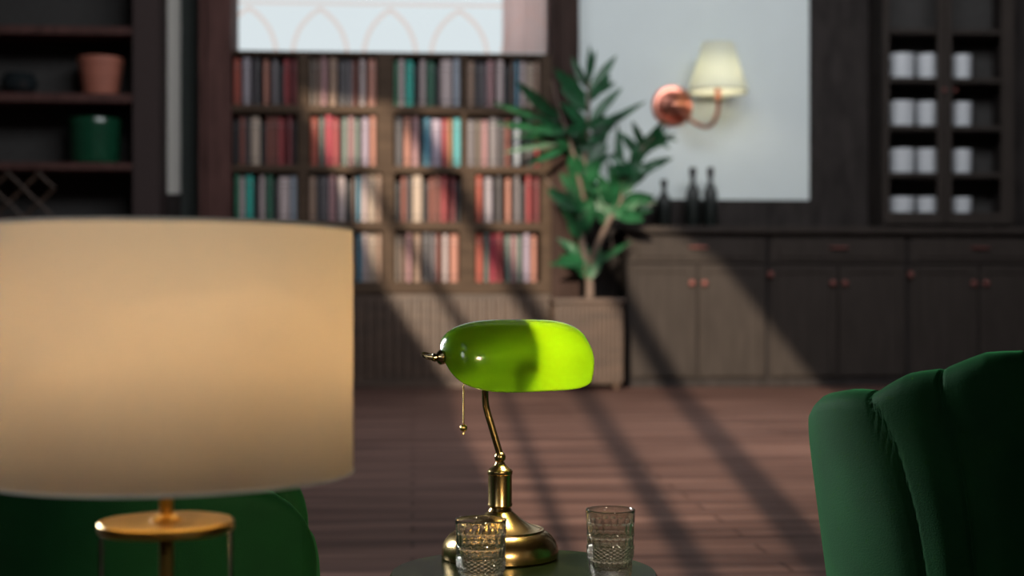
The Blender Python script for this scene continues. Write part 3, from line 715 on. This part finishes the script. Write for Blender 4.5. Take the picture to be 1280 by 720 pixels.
MB().sphere((0,0,zz(.85)), .03, 16, (1,1,1.3)).lathe([(1e-5,zz(.75)),(.013,zz(.75)),(.015,zz(.815)),(1e-5,zz(.816))], 24).build('bulb', bulbmat('drum_bulb_glass', (1,.71,.43), 360), dr)
MB().lathe([(1e-5,zz(.782)),(.03,zz(.782)),(.068,zz(.803)),(.0695,zz(.803)),(.031,zz(.779)),(1e-5,zz(.779))], 48).build('light_block_cup', SOCKM, dr)  # added cup blocks the bulb's downward light so the lower shade darkens
sh = MB().lathe([(.1952,zz(.668)),(.1948,zz(.924))], 128, cap=False).build('lamp_shade', DRUM, dr, solid=.0015)
for z_ in (.668,.923): MB().tube([(.195*cos(a*pi/64),.195*sin(a*pi/64),zz(z_)) for a in range(128)], .0017, 8, closed=True).build('shade_hem', prin('hem_fabric',(.50,.47,.40),.8), sh)
sp = MB().tube([(.018*cos(a*pi/12),.018*sin(a*pi/12),zz(.69)) for a in range(24)], .002, 6, closed=True)
for k in range(3):
    q = k*2*pi/3+.5; sp.tube([(.018*cos(q),.018*sin(q),zz(.69)),(.194*cos(q),.194*sin(q),zz(.676))], .0016, 6)
sp.build('shade_fitter', GOLD, dr)

# ------------------------------------------------------------------ velvet tub chairs
def interp(x, pts):
    if x <= pts[0][0]: return pts[0][1]
    for (a, va), (b_, vb) in zip(pts, pts[1:]):
        if x <= b_:
            t = (x-a)/(b_-a); t = t*t*(3-2*t) if False else t; return va+(vb-va)*t
    return pts[-1][1]
ARML = .30
def chair_top(s):     # s in degrees round the back; past 90 it runs along the arm
    s = s + 9*max(0, 1-(abs(s)/90)**2)
    return interp(abs(s), [(0,.776),(11,.770),(22.5,.747),(34,.735),(45,.708),(60,.704),(74,.695),(90,.668),(105,.62),(116,.565),(140,.548),(150,.541),(158,.532),(165,.515),(171,.492),(176,.46),(180,.42)])
SEAMS = [-54,-31,-9,13.5,37]
def sc_(s0, g): return -9 + (s0+9)*g
def make_chair(name, label):
    root = empty(name, (0,0,0), label, 'armchair')
    # local frame: back of the chair at -y (bulge toward -y), seat opens toward +y
    A, B = .326, .262
    NU, NV, NT = 620, 40, 0
    def plan(s, z):
        fl = 1 - .17*min(1, max(0, (.70-z)/.45))**1.1
        a, b_ = A*fl, B*(1-.10*(1-fl)/.17)
        if abs(s) <= 90:
            q = radians(s); p = Vector((a*sin(q), -b_*cos(q), 0)); n = Vector((sin(q)/a, -cos(q)/b_, 0)).normalized()
        else:
            t = (abs(s)-90)/90; sg = math.copysign(1, s)
            p = Vector((sg*(a-.07*t*t), ARML*t, 0)); n = Vector((sg,.14*t/ARML,0)).normalized()
        return p, n
    def gz(z): return interp(z, [(.10,.55),(.386,.63),(.50,.68),(.60,.76),(.66,.87),(.70,.97),(.76,1)])
    def cut(s, z):       # seam depth
        d = 0
        for sm_ in SEAMS:
            c_ = sc_(sm_, gz(z))
            x = abs(s-c_); d = max(d, math.exp(-(x/1.1)**2)*1.15, .55*math.exp(-(x/5.0)**2))
        return d
    z0 = .17
    th = .060
    def outer(u, v):
        s = -180 + 360*u; zt = chair_top(s)
        # v 0..1 : outer face bottom->top, over the lip, inner face down
        Hh = zt - z0
        if v < .42:
            z = z0 + (Hh-.03)*(v/.42); off = th/2
        elif v < .58:
            q = (v-.42)/.16*pi; z = zt-.03 + .03*sin(q); off = th/2*cos(q)
        else:
            z = zt-.03 - (Hh-.03)*((v-.58)/.42); off = -th/2
        p, n = plan(s, z)
        c_ = cut(s, z)
        bulge = .010*(1-c_) 
        q2 = off/(th/2)
        if abs(s) > 168:
            k = (abs(s)-168)/12; off *= math.sqrt(max(0.0, 1-k*k)); bulge *= (1-k)
        p = p + n*(off + bulge*q2)
        zz_ = z - (.004*c_ if .3 < v < .7 else 0)
        return (p.x, p.y, zz_)
    o = MB().grid(outer, NU, 60).build('backrest', VELVET, root, ang=80)
    # piping cord in the seams, outer side
    for sm_ in SEAMS:
        pts = []
        for k in range(26):
            z = z0 + (chair_top(sm_)-.03-z0)*k/25; q_ = sc_(sm_, gz(z)); p, n = plan(q_, z); p = p + n*(th/2-.001); pts.append((p.x,p.y,z))
        zt = chair_top(sm_)
        for k in range(1,9):
            q = k/8*pi/2; z = zt-.03+.024*sin(q); q_ = sc_(sm_, gz(zt)); p, n = plan(q_, z); p = p + n*((th/2-.001)*cos(q)); pts.append((p.x,p.y,z))
        MB().tube(pts, .0022, 6).build('seam_piping', VELVET, root)
    # seat cushion
    def seat(u, v):
        q = 2*pi*u; ca, sa = cos(q), sin(q)
        r = (abs(ca)**3.2+abs(sa)**3.2)**(-1/3.2)
        k = v
        if k < .25: rr, z = .95*k/.25, .27
        elif k < .7: t = (k-.25)/.45*pi; rr, z = .95+.05*sin(t), .27+.14*(1-cos(t))/2
        else: t = (k-.7)/.3; rr, z = .95*(1-t), .41+.018*sin(t*pi/2)
        return (.250*ca*r*rr, .06+.255*sa*r*rr, z)
    MB().grid(seat, 72, 36, wrap=True).build('seat_cushion', VELVET, root, ang=80)
    def apron(u, v):
        q = 2*pi*u; ca, sa = cos(q), sin(q); r = (abs(ca)**3+abs(sa)**3)**(-1/3)
        rr = [0,.97,1,1,.97,0][int(round(v*5))]; z = [.15,.15,.16,.268,.2695,.2695][int(round(v*5))]
        return (.262*ca*r*rr, .04+.265*sa*r*rr, z)
    MB().grid(apron, 72, 5, wrap=True).build('seat_base', VELVET, root, ang=50)
    for sx_ in (-1,1):
        for sy_ in (-1,1):
            MB().lathe([(1e-5,0),(.010,0),(.017,.16),(1e-5,.16)], 20, c=(sx_*.19,.04+sy_*.19,0)).build('leg', LEGM, root)
    return root
chR = make_chair('armchair', 'green velvet armchair with channel stitched back at the right edge')
p = dp(1277, HOR, 2.44); chR.location = (p.x, p.y, 0); chR.rotation_euler.z = -YAW - radians(7)
chL = copy_tree(chR); tag(chL, 'green velvet armchair partly hidden behind the drum shade lamp')
p = dp(182, HOR, 2.60); chL.location = (p.x, p.y, 0); chL.rotation_euler.z = -YAW - radians(80)

# ------------------------------------------------------------------ lights
w_ = bpy.data.worlds.new('world'); sc.world = w_; w_.use_nodes = True
bg = w_.node_tree.nodes['Background']; bg.inputs[0].default_value = (.74,.82,.85,1); bg.inputs[1].default_value = .95
def light(name, typ, loc, power, colr, target=None, **k):
    l = bpy.data.lights.new(name, typ); l.energy = power; l.color = colr
    for a, v in k.items(): setattr(l, a, v)
    o = bpy.data.objects.new(name, l); col.objects.link(o); o.location = loc
    if target is not None: o.rotation_euler = (Vector(target)-Vector(loc)).to_track_quat('-Z','Y').to_euler()
    return o
light('back_wall_fill', 'AREA', (2.4,7.5,6.9), 840, (.95,.97,1), (1.6,15,1.6), shape='RECTANGLE', size=7, size_y=3.5)  # added fill aimed at the back wall, not a fixture of the hall
light('low_sun', 'SPOT', L, 74000, (1,.84,.64), hit(700,430), spot_size=radians(27), spot_blend=.75, shadow_soft_size=.055)
light('side_light', 'AREA', (-2.4,4.6,1.5), 50, (.92,.98,1), (.6,2.5,.55), shape='RECTANGLE', size=.7, size_y=1.1, spread=radians(90))
light('warm_spot', 'SPOT', (.75,.35,1.12), 105, (1,.76,.46), (.05,2.45,.50), spot_size=radians(37), spot_blend=.8, shadow_soft_size=.12)
light('soft_fill', 'AREA', (-1.5,.1,1.5), 1.5, (.95,.97,1), (-.5,1.5,.8), shape='RECTANGLE', size=.6, size_y=.6, spread=radians(70))

light('right_fill', 'AREA', (1.1,.15,1.3), .6, (1,.95,.88), (-.45,1.5,.75), shape='RECTANGLE', size=.4, size_y=.5, spread=radians(50))
